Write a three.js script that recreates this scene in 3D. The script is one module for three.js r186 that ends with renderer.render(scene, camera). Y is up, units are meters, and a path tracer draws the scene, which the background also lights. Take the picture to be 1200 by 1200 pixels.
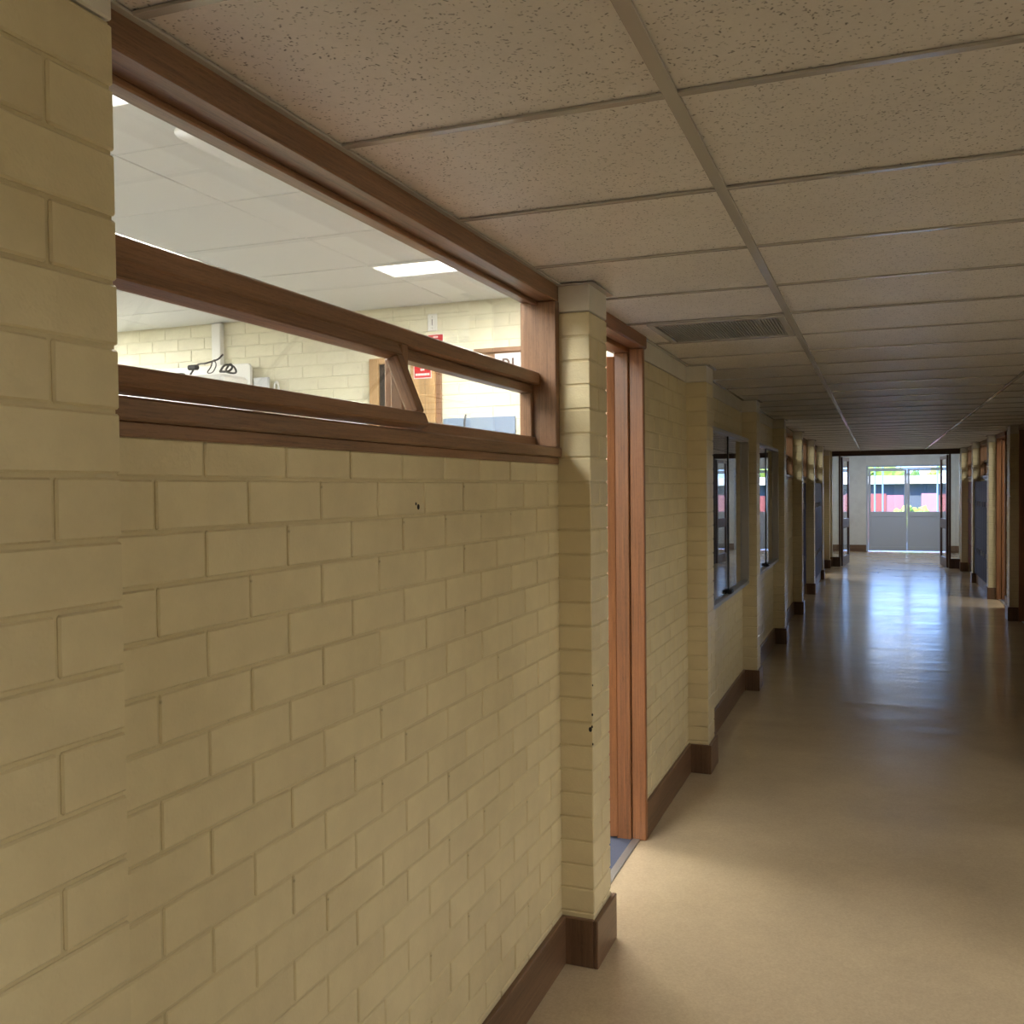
import * as THREE from 'three';
import { mergeGeometries } from 'three/addons/utils/BufferGeometryUtils.js';
import { RectAreaLightUniformsLib } from 'three/addons/lights/RectAreaLightUniformsLib.js';

// ---------------------------------------------------------------- camera, sky, sun, exposure
// Layout units: X across the corridor (right +), Y up, Z = distance down the corridor (three's -z). Metres.
const scene = new THREE.Scene();
const EYE = 1.709;
const camera = new THREE.PerspectiveCamera(2 * Math.atan(600 / 1116.28) * 180 / Math.PI, 1, 0.05, 300);
camera.position.set(0, EYE, 0);
{
  const right = new THREE.Vector3(0.93323, -0.010249, -0.359133), up = new THREE.Vector3(0.000916, 0.999658, -0.02615), back = new THREE.Vector3(0.359278, 0.024075, 0.93292);
  camera.quaternion.setFromRotationMatrix(new THREE.Matrix4().makeBasis(right, up, back));
}
const renderer = new THREE.WebGLRenderer({ antialias: true });
renderer.toneMapping = THREE.LinearToneMapping;
renderer.toneMappingExposure = 1.7;
renderer.shadowMap.enabled = true;
RectAreaLightUniformsLib.init();

const SKY = 3.6, SUN = 9, PANEL = 21;
{ // clear sky: pale at the horizon, blue overhead, the same all round
  const w = 64, h = 128, a = new Float32Array(w * h * 4);
  for (let j = 0; j < h; j++) {
    const el = Math.max(0, ((j + 0.5) / h - 0.5) * 2), t = Math.pow(el, 0.45);
    const c = [0.48 - 0.34 * t, 0.77 - 0.44 * t, 1.34 - 0.36 * t];
    for (let i = 0; i < w; i++) a.set([...c, 1], (j * w + i) * 4);
  }
  const t = new THREE.DataTexture(a, w, h, THREE.RGBAFormat, THREE.FloatType);
  t.mapping = THREE.EquirectangularReflectionMapping; t.magFilter = t.minFilter = THREE.LinearFilter; t.needsUpdate = true;
  scene.background = t; scene.environment = t; scene.backgroundIntensity = SKY; scene.environmentIntensity = SKY;
}
const sun = new THREE.DirectionalLight(new THREE.Color().setRGB(1, 0.94, 0.82), SUN);
sun.position.set(-14, 26, 2); sun.target.position.set(0, 0, -32); scene.add(sun, sun.target);
sun.castShadow = true; sun.shadow.mapSize.set(2048, 2048);
Object.assign(sun.shadow.camera, { left: -40, right: 40, top: 40, bottom: -40, near: 1, far: 120 });

// ---------------------------------------------------------------- helpers
let seed = 12345;
const rnd = () => { seed = (seed * 1664525 + 1013904223) >>> 0; return seed / 4294967296; };
const used = new Map();
const numbered = (n) => { const k = used.get(n) ?? 0; used.set(n, k + 1); return k ? n + '_' + String(k).padStart(3, '0') : n; };
const lin = (r, g, b) => new THREE.Color().setRGB(r, g, b);
const origin = new WeakMap();                                            // layout position [X, Y, Z] of each parent
const at = (p) => origin.get(p) ?? [0, 0, 0];

function lattice(n, s) { const a = new Float32Array(n * n); let q = s >>> 0; for (let i = 0; i < a.length; i++) { q = (q * 1664525 + 1013904223) >>> 0; a[i] = q / 4294967296; } return a; }
function noise(w, h, nx, ny, s) {                                         // tiling value noise, w x h pixels, nx x ny cells
  const n = Math.max(nx, ny), L = lattice(n, s), out = new Float32Array(w * h), e = (t) => t * t * (3 - 2 * t);
  for (let j = 0; j < h; j++) {
    const y = j / h * ny, y0 = Math.floor(y) % ny, y1 = (y0 + 1) % ny, fy = e(y - Math.floor(y));
    for (let i = 0; i < w; i++) {
      const x = i / w * nx, x0 = Math.floor(x) % nx, x1 = (x0 + 1) % nx, fx = e(x - Math.floor(x));
      const a = L[y0 * n + x0], b = L[y0 * n + x1], c = L[y1 * n + x0], d = L[y1 * n + x1];
      out[j * w + i] = (a + (b - a) * fx) * (1 - fy) + (c + (d - c) * fx) * fy;
    }
  }
  return out;
}
function layers(w, h, list) {                                             // list of [nx, ny, weight]
  const out = new Float32Array(w * h); let sum = 0;
  list.forEach(([nx, ny, k], i) => { const a = noise(w, h, nx, ny, 77 + i * 131 + nx * 7); sum += k; for (let q = 0; q < out.length; q++) out[q] += a[q] * k; });
  for (let q = 0; q < out.length; q++) out[q] /= sum;
  return out;
}
function texture(w, h, fn, repeat, srgb = false) {
  const a = new Uint8Array(w * h * 4);
  for (let i = 0; i < w * h; i++) { const c = fn(i); a[i * 4] = Math.min(255, Math.max(0, c[0])); a[i * 4 + 1] = Math.min(255, Math.max(0, c[1])); a[i * 4 + 2] = Math.min(255, Math.max(0, c[2])); a[i * 4 + 3] = 255; }
  const t = new THREE.DataTexture(a, w, h);
  t.wrapS = t.wrapT = THREE.RepeatWrapping; t.magFilter = THREE.LinearFilter; t.minFilter = THREE.LinearMipmapLinearFilter; t.generateMipmaps = true;
  t.repeat.set(...repeat); if (srgb) t.colorSpace = THREE.SRGBColorSpace; t.needsUpdate = true;
  return t;
}

// ---------------------------------------------------------------- materials
const M = {};
{
  // painted brick: semi-gloss cream paint with orange-peel relief and faint grime
  const W = 512, peel = layers(W, W, [[18, 18, 1], [47, 47, 1.2], [110, 110, 1.3], [200, 200, 0.8]]), grime = layers(W, W, [[5, 5, 1], [13, 13, 0.7], [40, 40, 0.5]]);
  const spot = new Float32Array(W * W); { let z = 4242; const r1 = () => { z = (z * 1664525 + 1013904223) >>> 0; return z / 4294967296; }; for (let k = 0; k < 22; k++) { const x = r1() * W, y = r1() * W, r = 0.5 + r1() * r1() * 1.7, d = 0.2 + r1() * 0.4, e = 0.5 + r1(); for (let dy = -4; dy <= 4; dy++) for (let dx = -4; dx <= 4; dx++) { const q = ((Math.round(y) + dy + W) % W) * W + (Math.round(x) + dx + W) % W; spot[q] = Math.max(spot[q], d * Math.max(0, Math.min(1, r + 0.6 - Math.hypot(dx * e, dy)))); } } }   // pin-holes and knocks in the paint
  const paintMap = texture(W, W, (i) => { const k = (240 + (grime[i] - 0.5) * 44 + (peel[i] - 0.5) * 16) * (1 - spot[i]); return [k, k - (0.5 - grime[i]) * 6, k - 2 + (grime[i] - 0.5) * 8]; }, [0.9, 0.9]);
  const paintBump = texture(W, W, (i) => { const k = peel[i] * 255; return [k, k, k]; }, [2.2, 2.2]);
  const paint = (r, g, b, rough = 0.36) => new THREE.MeshPhysicalMaterial({ color: lin(r, g, b), map: paintMap, bumpMap: paintBump, bumpScale: 0.0011, roughness: rough });
  M.paints = [paint(0.75, 0.64, 0.405), paint(0.742, 0.632, 0.399), paint(0.755, 0.645, 0.41), paint(0.745, 0.635, 0.402)];
  M.paint = M.paints[0];
  M.mortar = paint(0.69, 0.58, 0.355);
  M.band = paint(0.72, 0.67, 0.58);
  M.roomPaints = [paint(0.80, 0.765, 0.60, 0.5), paint(0.79, 0.755, 0.59, 0.5), paint(0.81, 0.775, 0.615, 0.5)];
  M.plaster = new THREE.MeshStandardMaterial({ color: lin(0.72, 0.70, 0.65), roughness: 0.7, bumpMap: paintBump, bumpScale: 0.0006 });

  // varnished hardwood, grain along u
  const ww = 1024, wh = 256, g1 = layers(ww, wh, [[3, 24, 1], [6, 70, 1.2], [14, 128, 1]]), g2 = layers(ww, wh, [[40, 256, 1], [90, 250, 1]]), g3 = layers(ww, wh, [[2, 5, 1], [5, 11, 0.6]]);
  const woodMap = texture(ww, wh, (i) => {
    const s = 0.62 + (g1[i] - 0.5) * 0.5 + (g3[i] - 0.5) * 0.35 - (g2[i] > 0.66 ? 0.11 : 0), v = Math.max(0.25, s);
    return [255 * Math.min(1, v * 1.25), 255 * Math.min(1, v * 1.2), 255 * Math.min(1, v * 1.12)];
  }, [0.9, 3.4]);
  const woodBump = texture(ww, wh, (i) => { const k = 150 + (g2[i] - 0.5) * 160; return [k, k, k]; }, [0.9, 3.4]);
  const wood = (r, g, b, rough) => new THREE.MeshPhysicalMaterial({ color: lin(r, g, b), map: woodMap, bumpMap: woodBump, bumpScale: 0.0004, roughness: rough });
  M.wood = wood(0.32, 0.175, 0.10, 0.34);
  M.doorWood = wood(0.34, 0.145, 0.062, 0.36);
  M.paleWood = wood(0.62, 0.40, 0.20, 0.5);
  M.skirting = wood(0.20, 0.115, 0.068, 0.38);
  M.darkWood = wood(0.10, 0.052, 0.04, 0.35);

  // speckled mineral-fibre ceiling tile: small fissures pressed into the face
  const tw = 1024, th = 512, fis = new Float32Array(tw * th).fill(1), fb = layers(tw, th, [[9, 5, 1], [60, 30, 1], [300, 150, 0.9]]);
  let q = 99; const r2 = () => { q = (q * 1664525 + 1013904223) >>> 0; return q / 4294967296; };
  for (let k = 0; k < 4600; k++) {
    const x = r2() * tw, y = r2() * th, a = r2() * 6.28, len = 0.2 + Math.pow(r2(), 3) * 2.8, rad = 0.45 + r2() * 0.8, dark = 0.3 + r2() * 0.5;
    for (let s = -len; s <= len; s += 0.5) for (let dy = -2; dy <= 2; dy++) for (let dx = -2; dx <= 2; dx++) {
      const px = Math.round(x + Math.cos(a) * s) + dx, py = Math.round(y + Math.sin(a) * s) + dy, d = Math.hypot(px - x - Math.cos(a) * s, py - y - Math.sin(a) * s);
      const m = Math.max(0, Math.min(1, (rad + 0.6 - d) / 0.9)), id = ((py + th) % th) * tw + (px + tw) % tw;
      fis[id] = Math.min(fis[id], 1 - m * dark);
    }
  }
  const tileMap = texture(tw, th, (i) => { const k = (0.90 + (fb[i] - 0.5) * 0.12) * fis[i] * 255; return [k, k * (0.97 + 0.03 * fis[i]), k * (0.93 + 0.07 * fis[i])]; }, [1 / 1.24, 1 / 0.62]);
  const tileBump = texture(tw, th, (i) => { const k = fis[i] * 190 + (fb[i] - 0.5) * 60; return [k, k, k]; }, [1 / 1.24, 1 / 0.62]);
  M.tiles = [0, 1, 2].map((i) => new THREE.MeshStandardMaterial({ color: lin(0.85 - i * 0.012, 0.805 - i * 0.012, 0.76 - i * 0.012), map: tileMap, bumpMap: tileBump, bumpScale: 0.0016, roughness: 0.45 }));
  M.tee = new THREE.MeshPhysicalMaterial({ color: lin(0.47, 0.44, 0.40), roughness: 0.2 });
  M.roomTile = new THREE.MeshStandardMaterial({ color: lin(0.82, 0.83, 0.82), roughness: 0.8, bumpMap: paintBump, bumpScale: 0.0008 });
  M.grille = new THREE.MeshStandardMaterial({ color: lin(0.40, 0.38, 0.35), roughness: 0.45 });

  // polished sheet vinyl: fine speckle, slight waves under the polish
  const fw = 1024, sp = layers(fw, fw, [[500, 500, 1], [260, 260, 0.8]]), cl = layers(fw, fw, [[4, 4, 1], [9, 9, 0.7], [31, 31, 0.4]]);
  const floorMap = texture(fw, fw, (i) => { const k = 218 + (sp[i] - 0.5) * 46 + (cl[i] - 0.5) * 54; return [k, k - 1, k - 4 - (cl[i] - 0.5) * 10]; }, [0.5, 0.5]);
  const wv = layers(fw, fw, [[17, 5, 1.6], [34, 9, 1.0], [70, 22, 0.30], [120, 60, 0.1]]);
  const floorBump = texture(fw, fw, (i) => { const k = wv[i] * 255; return [k, k, k]; }, [0.36, 0.36]);
  const rg = layers(fw, fw, [[14, 6, 1], [40, 18, 0.8], [90, 90, 0.4]]);
  const floorRough = texture(fw, fw, (i) => { const k = 150 + (rg[i] - 0.5) * 90; return [k, k, k]; }, [0.31, 0.31]);
  M.floor = new THREE.MeshPhysicalMaterial({ color: lin(0.57, 0.45, 0.30), map: floorMap, bumpMap: floorBump, bumpScale: 0.0022, roughness: 0.33, roughnessMap: floorRough });
  M.carpet = new THREE.MeshStandardMaterial({ color: lin(0.07, 0.08, 0.13), map: floorMap, roughness: 0.95 });

  M.glass = new THREE.MeshPhysicalMaterial({ color: lin(0.97, 0.98, 0.97), transmission: 1, thickness: 0, roughness: 0, ior: 1.5 });
  M.aluminium = new THREE.MeshPhysicalMaterial({ color: lin(0.46, 0.46, 0.46), metalness: 0.85, roughness: 0.38 });
  M.greyPaint = new THREE.MeshPhysicalMaterial({ color: lin(0.50, 0.52, 0.56), roughness: 0.42 });
  M.black = new THREE.MeshStandardMaterial({ color: lin(0.018, 0.018, 0.02), roughness: 0.45 });
  M.white = new THREE.MeshStandardMaterial({ color: lin(0.82, 0.82, 0.80), roughness: 0.45 });
  M.lightGrey = new THREE.MeshStandardMaterial({ color: lin(0.62, 0.63, 0.66), roughness: 0.5 });
  M.baize = new THREE.MeshStandardMaterial({ color: lin(0.035, 0.045, 0.07), roughness: 0.95, bumpMap: paintBump, bumpScale: 0.0008 });
  M.bluePin = new THREE.MeshStandardMaterial({ color: lin(0.23, 0.30, 0.42), roughness: 0.9, bumpMap: paintBump, bumpScale: 0.0008 });
  M.navy = new THREE.MeshPhysicalMaterial({ color: lin(0.012, 0.018, 0.07), roughness: 0.6 });
  M.maroon = new THREE.MeshPhysicalMaterial({ color: lin(0.16, 0.025, 0.04), roughness: 0.4 });
  M.darkGlass = new THREE.MeshPhysicalMaterial({ color: lin(0.05, 0.05, 0.055), roughness: 0.18 });
  M.greyCloth = new THREE.MeshStandardMaterial({ color: lin(0.12, 0.12, 0.13), roughness: 0.85 });
  M.diffuser = new THREE.MeshStandardMaterial({ color: lin(0.9, 0.9, 0.9), emissive: lin(1, 1, 1), emissiveIntensity: 1.6, roughness: 0.6 });
  M.diffuser.name = 'light_diffuser';
  M.chip = new THREE.MeshStandardMaterial({ color: lin(0.03, 0.028, 0.026), roughness: 0.9 });
  M.concrete = new THREE.MeshStandardMaterial({ color: lin(0.62, 0.58, 0.52), map: floorMap, roughness: 0.9 });
  M.grass = new THREE.MeshStandardMaterial({ color: lin(0.30, 0.36, 0.12), map: floorMap, roughness: 1 });
  M.roofing = new THREE.MeshStandardMaterial({ color: lin(0.45, 0.45, 0.45), roughness: 0.8 });
  M.roofWhite = new THREE.MeshStandardMaterial({ color: lin(0.85, 0.85, 0.85), roughness: 0.5 });
  M.fences = [lin(0.24, 0.07, 0.08), lin(0.30, 0.13, 0.15), lin(0.20, 0.045, 0.045), lin(0.27, 0.10, 0.125)].map((c) => new THREE.MeshStandardMaterial({ color: c, roughness: 0.6 }));
  M.pole = new THREE.MeshStandardMaterial({ color: lin(0.14, 0.22, 0.30), roughness: 0.4 });
  M.darkWall = new THREE.MeshStandardMaterial({ color: lin(0.06, 0.08, 0.12), roughness: 0.7 });
  M.foliages = [lin(0.20, 0.30, 0.05), lin(0.30, 0.38, 0.07), lin(0.12, 0.22, 0.05)].map((c) => new THREE.MeshStandardMaterial({ color: c, roughness: 0.8 }));
  M.bark = new THREE.MeshStandardMaterial({ color: lin(0.16, 0.11, 0.08), roughness: 0.9 });
  M.red = new THREE.MeshStandardMaterial({ color: lin(0.60, 0.03, 0.035), roughness: 0.5 });
}

// ---------------------------------------------------------------- geometry
const cache = new Map();
// Box sx x sy x sz centred on 0 with chamfered edges; uv in metres, u along the longest side
function boxGeo(sx, sy, sz, c = 0.002, v = 0) {
  const key = [sx, sy, sz].map((n) => n.toFixed(4)).join() + ',' + c + ',' + v;
  if (cache.has(key)) return cache.get(key);
  c = Math.min(c, sx / 3, sy / 3, sz / 3);
  const H = [sx / 2, sy / 2, sz / 2], I = H.map((h) => h - c), long = H.indexOf(Math.max(...H)), off = v ? [v * 0.377 + 0.11, v * 0.531 + 0.07] : [0, 0];
  const pos = [], nor = [], uv = [];
  const poly = (pts, n) => {
    const k = [0, 1, 2].reduce((b, i) => (Math.abs(n[i]) > Math.abs(n[b]) + 1e-6 ? i : b), 0), ax = [0, 1, 2].filter((i) => i !== k);
    const a = ax.includes(long) ? long : (H[ax[0]] >= H[ax[1]] ? ax[0] : ax[1]), b = ax.find((i) => i !== a);
    const e = (p, q, r) => { const u = [0, 1, 2].map((i) => q[i] - p[i]), w = [0, 1, 2].map((i) => r[i] - p[i]); return (u[1] * w[2] - u[2] * w[1]) * n[0] + (u[2] * w[0] - u[0] * w[2]) * n[1] + (u[0] * w[1] - u[1] * w[0]) * n[2]; };
    if (e(pts[0], pts[1], pts[2]) < 0) pts = pts.slice().reverse();
    for (let i = 1; i + 1 < pts.length; i++) for (const p of [pts[0], pts[i], pts[i + 1]]) { pos.push(...p); nor.push(...n); uv.push(p[a] + off[0], p[b] + off[1] + k * 0.37); }
  };
  for (let k = 0; k < 3; k++) for (const s of [-1, 1]) {
    const [a, b] = [0, 1, 2].filter((i) => i !== k), n = [0, 0, 0]; n[k] = s;
    poly([[-1, -1], [1, -1], [1, 1], [-1, 1]].map(([p, q]) => { const r = [0, 0, 0]; r[k] = s * H[k]; r[a] = p * I[a]; r[b] = q * I[b]; return r; }), n);
  }
  if (c > 0) {
    for (let k = 0; k < 3; k++) { const [a, b] = [0, 1, 2].filter((i) => i !== k); for (const s of [-1, 1]) for (const t of [-1, 1]) {
      const n = [0, 0, 0]; n[a] = s * Math.SQRT1_2; n[b] = t * Math.SQRT1_2;
      poly([[0, -1], [0, 1], [1, 1], [1, -1]].map(([w, q]) => { const r = [0, 0, 0]; r[k] = q * I[k]; r[a] = s * (w ? I[a] : H[a]); r[b] = t * (w ? H[b] : I[b]); return r; }), n);
    } }
    for (const s of [-1, 1]) for (const t of [-1, 1]) for (const w of [-1, 1]) {
      const S = [s, t, w], n = S.map((x) => x / Math.sqrt(3));
      poly([0, 1, 2].map((k) => S.map((x, i) => x * (i === k ? H[i] : I[i]))), n);
    }
  }
  const g = new THREE.BufferGeometry();
  g.setAttribute('position', new THREE.Float32BufferAttribute(pos, 3)); g.setAttribute('normal', new THREE.Float32BufferAttribute(nor, 3)); g.setAttribute('uv', new THREE.Float32BufferAttribute(uv, 2));
  cache.set(key, g); return g;
}
const tag = (o, label, category, group, kind) => { if (label) o.userData.label = label; if (category) o.userData.category = category; if (group) o.userData.group = group; if (kind) o.userData.kind = kind; return o; };
function group(name, [X, Y, Z], parent = scene) {
  const o = new THREE.Group(); o.name = parent === scene ? numbered(name) : name; parent.add(o);
  const p = at(parent); o.position.set(X - p[0], Y - p[1], -(Z - p[2])); origin.set(o, [X, Y, Z]);
  return o;
}
function mesh(name, geo, mat, [X, Y, Z], parent = scene) {
  const o = new THREE.Mesh(geo, mat); o.name = parent === scene ? numbered(name) : name; parent.add(o);
  const p = at(parent); o.position.set(X - p[0], Y - p[1], -(Z - p[2])); origin.set(o, [X, Y, Z]);
  o.castShadow = o.receiveShadow = true;
  return o;
}
// box given by its faces in layout coordinates
const box = (parent, name, mat, X0, X1, Y0, Y1, Z0, Z1, c = 0.002, v = 0) => mesh(name, boxGeo(X1 - X0, Y1 - Y0, Z1 - Z0, c, v), mat, [(X0 + X1) / 2, (Y0 + Y1) / 2, (Z0 + Z1) / 2], parent);
const structure = (o, label, category) => tag(o, label, category, null, 'structure');
// several boxes as one geometry in layout coordinates relative to an origin
const boxes = (list, [X, Y, Z], c = 0.002) => mergeGeometries(list.map(([a, b, d, e, f, g]) => boxGeo(b - a, e - d, g - f, c).clone().translate((a + b) / 2 - X, (d + e) / 2 - Y, -((f + g) / 2 - Z))));
const sphere = (r, sx = 1, sy = 1, sz = 1, n = 12) => new THREE.SphereGeometry(r, n, Math.max(6, n - 4)).scale(sx, sy, sz);

// ---------------------------------------------------------------- layout of the corridor
const CEIL = 2.43, XL = -1.068, PL = -0.948, XR = 1.64, PR = 1.52, BACK = -3.925, WT = 0.11;   // wall faces, pilaster faces, rear end, brick thickness
const PW = 0.225, CH = 0.08565, C0 = 1.732, BL = 0.24, JT = 0.006, REC = 0.0045;             // pilaster width, course height, a course joint, brick length, joint, recess
const zL = [-4.15, -1.68, 0.781, 3.238, 5.685, 8.145, 10.645, 13.155, 15.70, 18.25, 20.75];
const zR = [-4.15, -1.68, 0.781, 3.238, 5.685, 8.145, 10.645, 13.30, 15.73, 18.27, 20.70];
const BANDY = C0 + 7 * CH;                                                                   // bricks end here; pale band above
const PORTAL = 21.25, END = 26.3, LOBBY = 2.62;

// Lays bricks (running along Z, WT thick) into the rectangles [Y0, Y1, Z0, Z1]; singly as parts or joined
function lay(parent, rects, XA, XB, { single = true, mats = M.paints, phase = 1.3239, along = 'Z' } = {}) {
  const join = [], o = at(parent);
  for (const [Y0, Y1, Z0, Z1] of rects) for (let k = Math.floor((Y0 - C0) / CH) - 1; C0 + k * CH < Y1; k++) {
    const a = Math.max(Y0, C0 + k * CH + JT / 2), b = Math.min(Y1, C0 + (k + 1) * CH - JT / 2); if (b - a < 0.012) continue;
    const shift = phase + (k % 2 ? BL / 2 : 0);
    for (let i = Math.floor((Z0 - shift) / BL) - 1; shift + i * BL < Z1; i++) {
      const p = Math.max(Z0, shift + i * BL + JT / 2), q = Math.min(Z1, shift + (i + 1) * BL - JT / 2); if (q - p < 0.014) continue;
      const v = 1 + Math.floor(rnd() * 4), dx = (rnd() - 0.5) * 0.0018, m = mats[Math.floor(rnd() * mats.length)];
      const s = along === 'Z' ? [XB - XA, b - a, q - p] : [q - p, b - a, XB - XA], c = along === 'Z' ? [(XA + XB) / 2 + dx, (a + b) / 2, (p + q) / 2] : [(p + q) / 2, (a + b) / 2, (XA + XB) / 2 + dx];
      const g = boxGeo(...s, 0.0028, single ? v : 0);
      if (single) mesh('brick', g, m, c, parent); else join.push(g.clone().translate(c[0] - o[0], c[1] - o[1], -(c[2] - o[2])));
    }
  }
  if (join.length) tag(mesh('brickwork', mergeGeometries(join), mats[0], o, parent), null, null, null, 'stuff');
}
// One pilaster: alternate courses of one stretcher and of two headers, pale band on top
function pilaster(parent, XA, XB, Z0, single) {
  const core = box(parent, 'pilaster', M.mortar, XA + (XA < 0 ? -0.01 : REC), XB + (XA < 0 ? -REC : 0.01), 0, BANDY, Z0 + REC, Z0 + PW - REC, 0);
  const join = [], o = at(core);
  for (let k = -21; C0 + k * CH < BANDY - 0.02; k++) {
    const a = Math.max(0.005, C0 + k * CH + JT / 2), b = C0 + (k + 1) * CH - JT / 2, two = (k % 2 !== 0);
    for (const [p, q] of two ? [[0, PW / 2 - JT / 2], [PW / 2 + JT / 2, PW]] : [[0, PW]]) {
      const g = boxGeo(XB - XA, b - a, q - p, 0.003, single ? 1 + Math.floor(rnd() * 4) : 0), c = [(XA + XB) / 2, (a + b) / 2, Z0 + (p + q) / 2];
      if (single) mesh('brick', g, M.paints[Math.floor(rnd() * 4)], c, core); else join.push(g.clone().translate(c[0] - o[0], c[1] - o[1], -(c[2] - o[2])));
    }
  }
  if (join.length) tag(mesh('brickwork', mergeGeometries(join), M.paint, o, core), null, null, null, 'stuff');
  box(core, 'top_band', M.band, XA, XB, BANDY + 0.003, CEIL + 0.02, Z0, Z0 + PW, 0.003);
  return core;
}

// ---------------------------------------------------------------- floors and ceilings
structure(box(scene, 'floor', M.floor, -1.13, 1.76, -0.1, 0, BACK - 0.1, END + 0.12, 0), 'polished beige sheet vinyl floor of the long corridor', 'floor');
structure(box(scene, 'floor', M.floor, -3.2, -1.13, -0.1, 0, PORTAL + 0.1, END + 0.12, 0), 'polished vinyl floor of the lobby on the window side', 'floor');
structure(box(scene, 'floor', M.floor, 1.76, 3.9, -0.1, 0, PORTAL + 0.1, END + 0.12, 0), 'polished vinyl floor of the lobby on the locker side', 'floor');

{ // suspended corridor ceiling: slab above, two main tees, cross tees, tiles lying on them
  const slab = structure(box(scene, 'ceiling', M.plaster, -1.3, 1.9, CEIL + 0.2, CEIL + 0.3, BACK - 0.2, PORTAL + 0.3, 0), 'suspended ceiling of speckled tiles in a painted metal grid over the corridor', 'ceiling');
  const T = [-0.356, 0.883], Z0 = 1.764;
  for (const x of T) box(slab, 'main_tee', M.tee, x - 0.014, x + 0.014, CEIL - 0.001, CEIL + 0.006, BACK, PORTAL, 0.001);
  const cols = [[XL, T[0]], [T[0], T[1]], [T[1], XR]];
  for (let k = Math.ceil((BACK - Z0) / 0.6) - 1; Z0 + k * 0.6 < PORTAL; k++) {
    const za = Math.max(BACK, Z0 + k * 0.6), zb = Math.min(PORTAL, Z0 + (k + 1) * 0.6); if (zb - za < 0.05) continue;
    cols.forEach(([a, b], i) => {
      const c = box(slab, 'cross_tee', M.tee, a, b, CEIL, CEIL + 0.006, za - 0.012, za + 0.012, 0.001); c.rotation.x = za < 7 ? 0.05 + rnd() * 0.08 : rnd() * 0.03;
      if (k === 4 && i === 0) { box(slab, 'ceiling_tile', M.tiles[0], a, -0.965, CEIL + 0.006, CEIL + 0.02, za, zb, 0.002); return; }
      const gap = (k === 16 && i === 1) ? 0.07 : (k === 26 && i === 1) ? 0.06 : 0.006;
      const t = box(slab, 'ceiling_tile', M.tiles[Math.floor(rnd() * 3)], a + 0.006, b - 0.006, CEIL + 0.006, CEIL + 0.02, za + 0.006, zb - gap, 0.002, 1 + Math.floor(rnd() * 5));
      t.rotation.x = (rnd() - 0.5) * 0.006; t.rotation.z = (rnd() - 0.5) * 0.003;
    });
  }
  for (const [a, b] of [[XL, XL + 0.02], [XR - 0.02, XR]]) box(slab, 'wall_angle', M.tee, a, b, CEIL - 0.002, CEIL + 0.004, BACK, PORTAL, 0.001);
  zL.slice(1).forEach((z) => mesh('wall_angle', boxes([[XL, PL + 0.022, CEIL - 0.004, CEIL - 0.001, z - 0.022, z + PW + 0.022]], [PL, CEIL, z], 0.001), M.tee, [PL, CEIL, z], slab));
  zR.slice(1).forEach((z) => mesh('wall_angle', boxes([[PR - 0.022, XR, CEIL - 0.004, CEIL - 0.001, z - 0.022, z + PW + 0.022]], [PR, CEIL, z], 0.001), M.tee, [PR, CEIL, z], slab));
}
{ // return-air grille in the ceiling
  const g = tag(group('ceiling_vent', [-0.665, CEIL, 4.464]), 'grey ribbed return-air grille set in the ceiling beside the doorway', 'vent');
  const Z = [4.176, 4.752], X = [-0.96, -0.37];
  for (const [a, b, c, d] of [[X[0], X[0] + 0.03, ...Z], [X[1] - 0.03, X[1], ...Z], [X[0] + 0.03, X[1] - 0.03, Z[0], Z[0] + 0.03], [X[0] + 0.03, X[1] - 0.03, Z[1] - 0.03, Z[1]]]) box(g, 'frame', M.tee, a, b, CEIL - 0.006, CEIL + 0.012, c, d, 0.001);
  const s = []; for (let x = X[0] + 0.036; x < X[1] - 0.034; x += 0.0125) s.push([x, x + 0.006, CEIL + 0.001, CEIL + 0.012, Z[0] + 0.03, Z[1] - 0.03]);
  tag(mesh('slats', boxes(s, [-0.665, CEIL, 4.464], 0), M.grille, [-0.665, CEIL, 4.464], g), null, null, null, 'stuff');
  box(g, 'duct_plate', M.grille, X[0] + 0.03, X[1] - 0.03, CEIL + 0.02, CEIL + 0.024, Z[0] + 0.03, Z[1] - 0.03, 0);
}

// ---------------------------------------------------------------- windows, doors
let windows = 0, doors = 0;
const side = (s, d) => (s < 0 ? XL - d : XR + d);                        // X at depth d behind the wall face (negative: proud of it)
const sbox = (s, parent, name, mat, d0, d1, Y0, Y1, Z0, Z1, c, v) => { const a = side(s, d0), b = side(s, d1); return box(parent, name, mat, Math.min(a, b), Math.max(a, b), Y0, Y1, Z0, Z1, c, v); };

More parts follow.
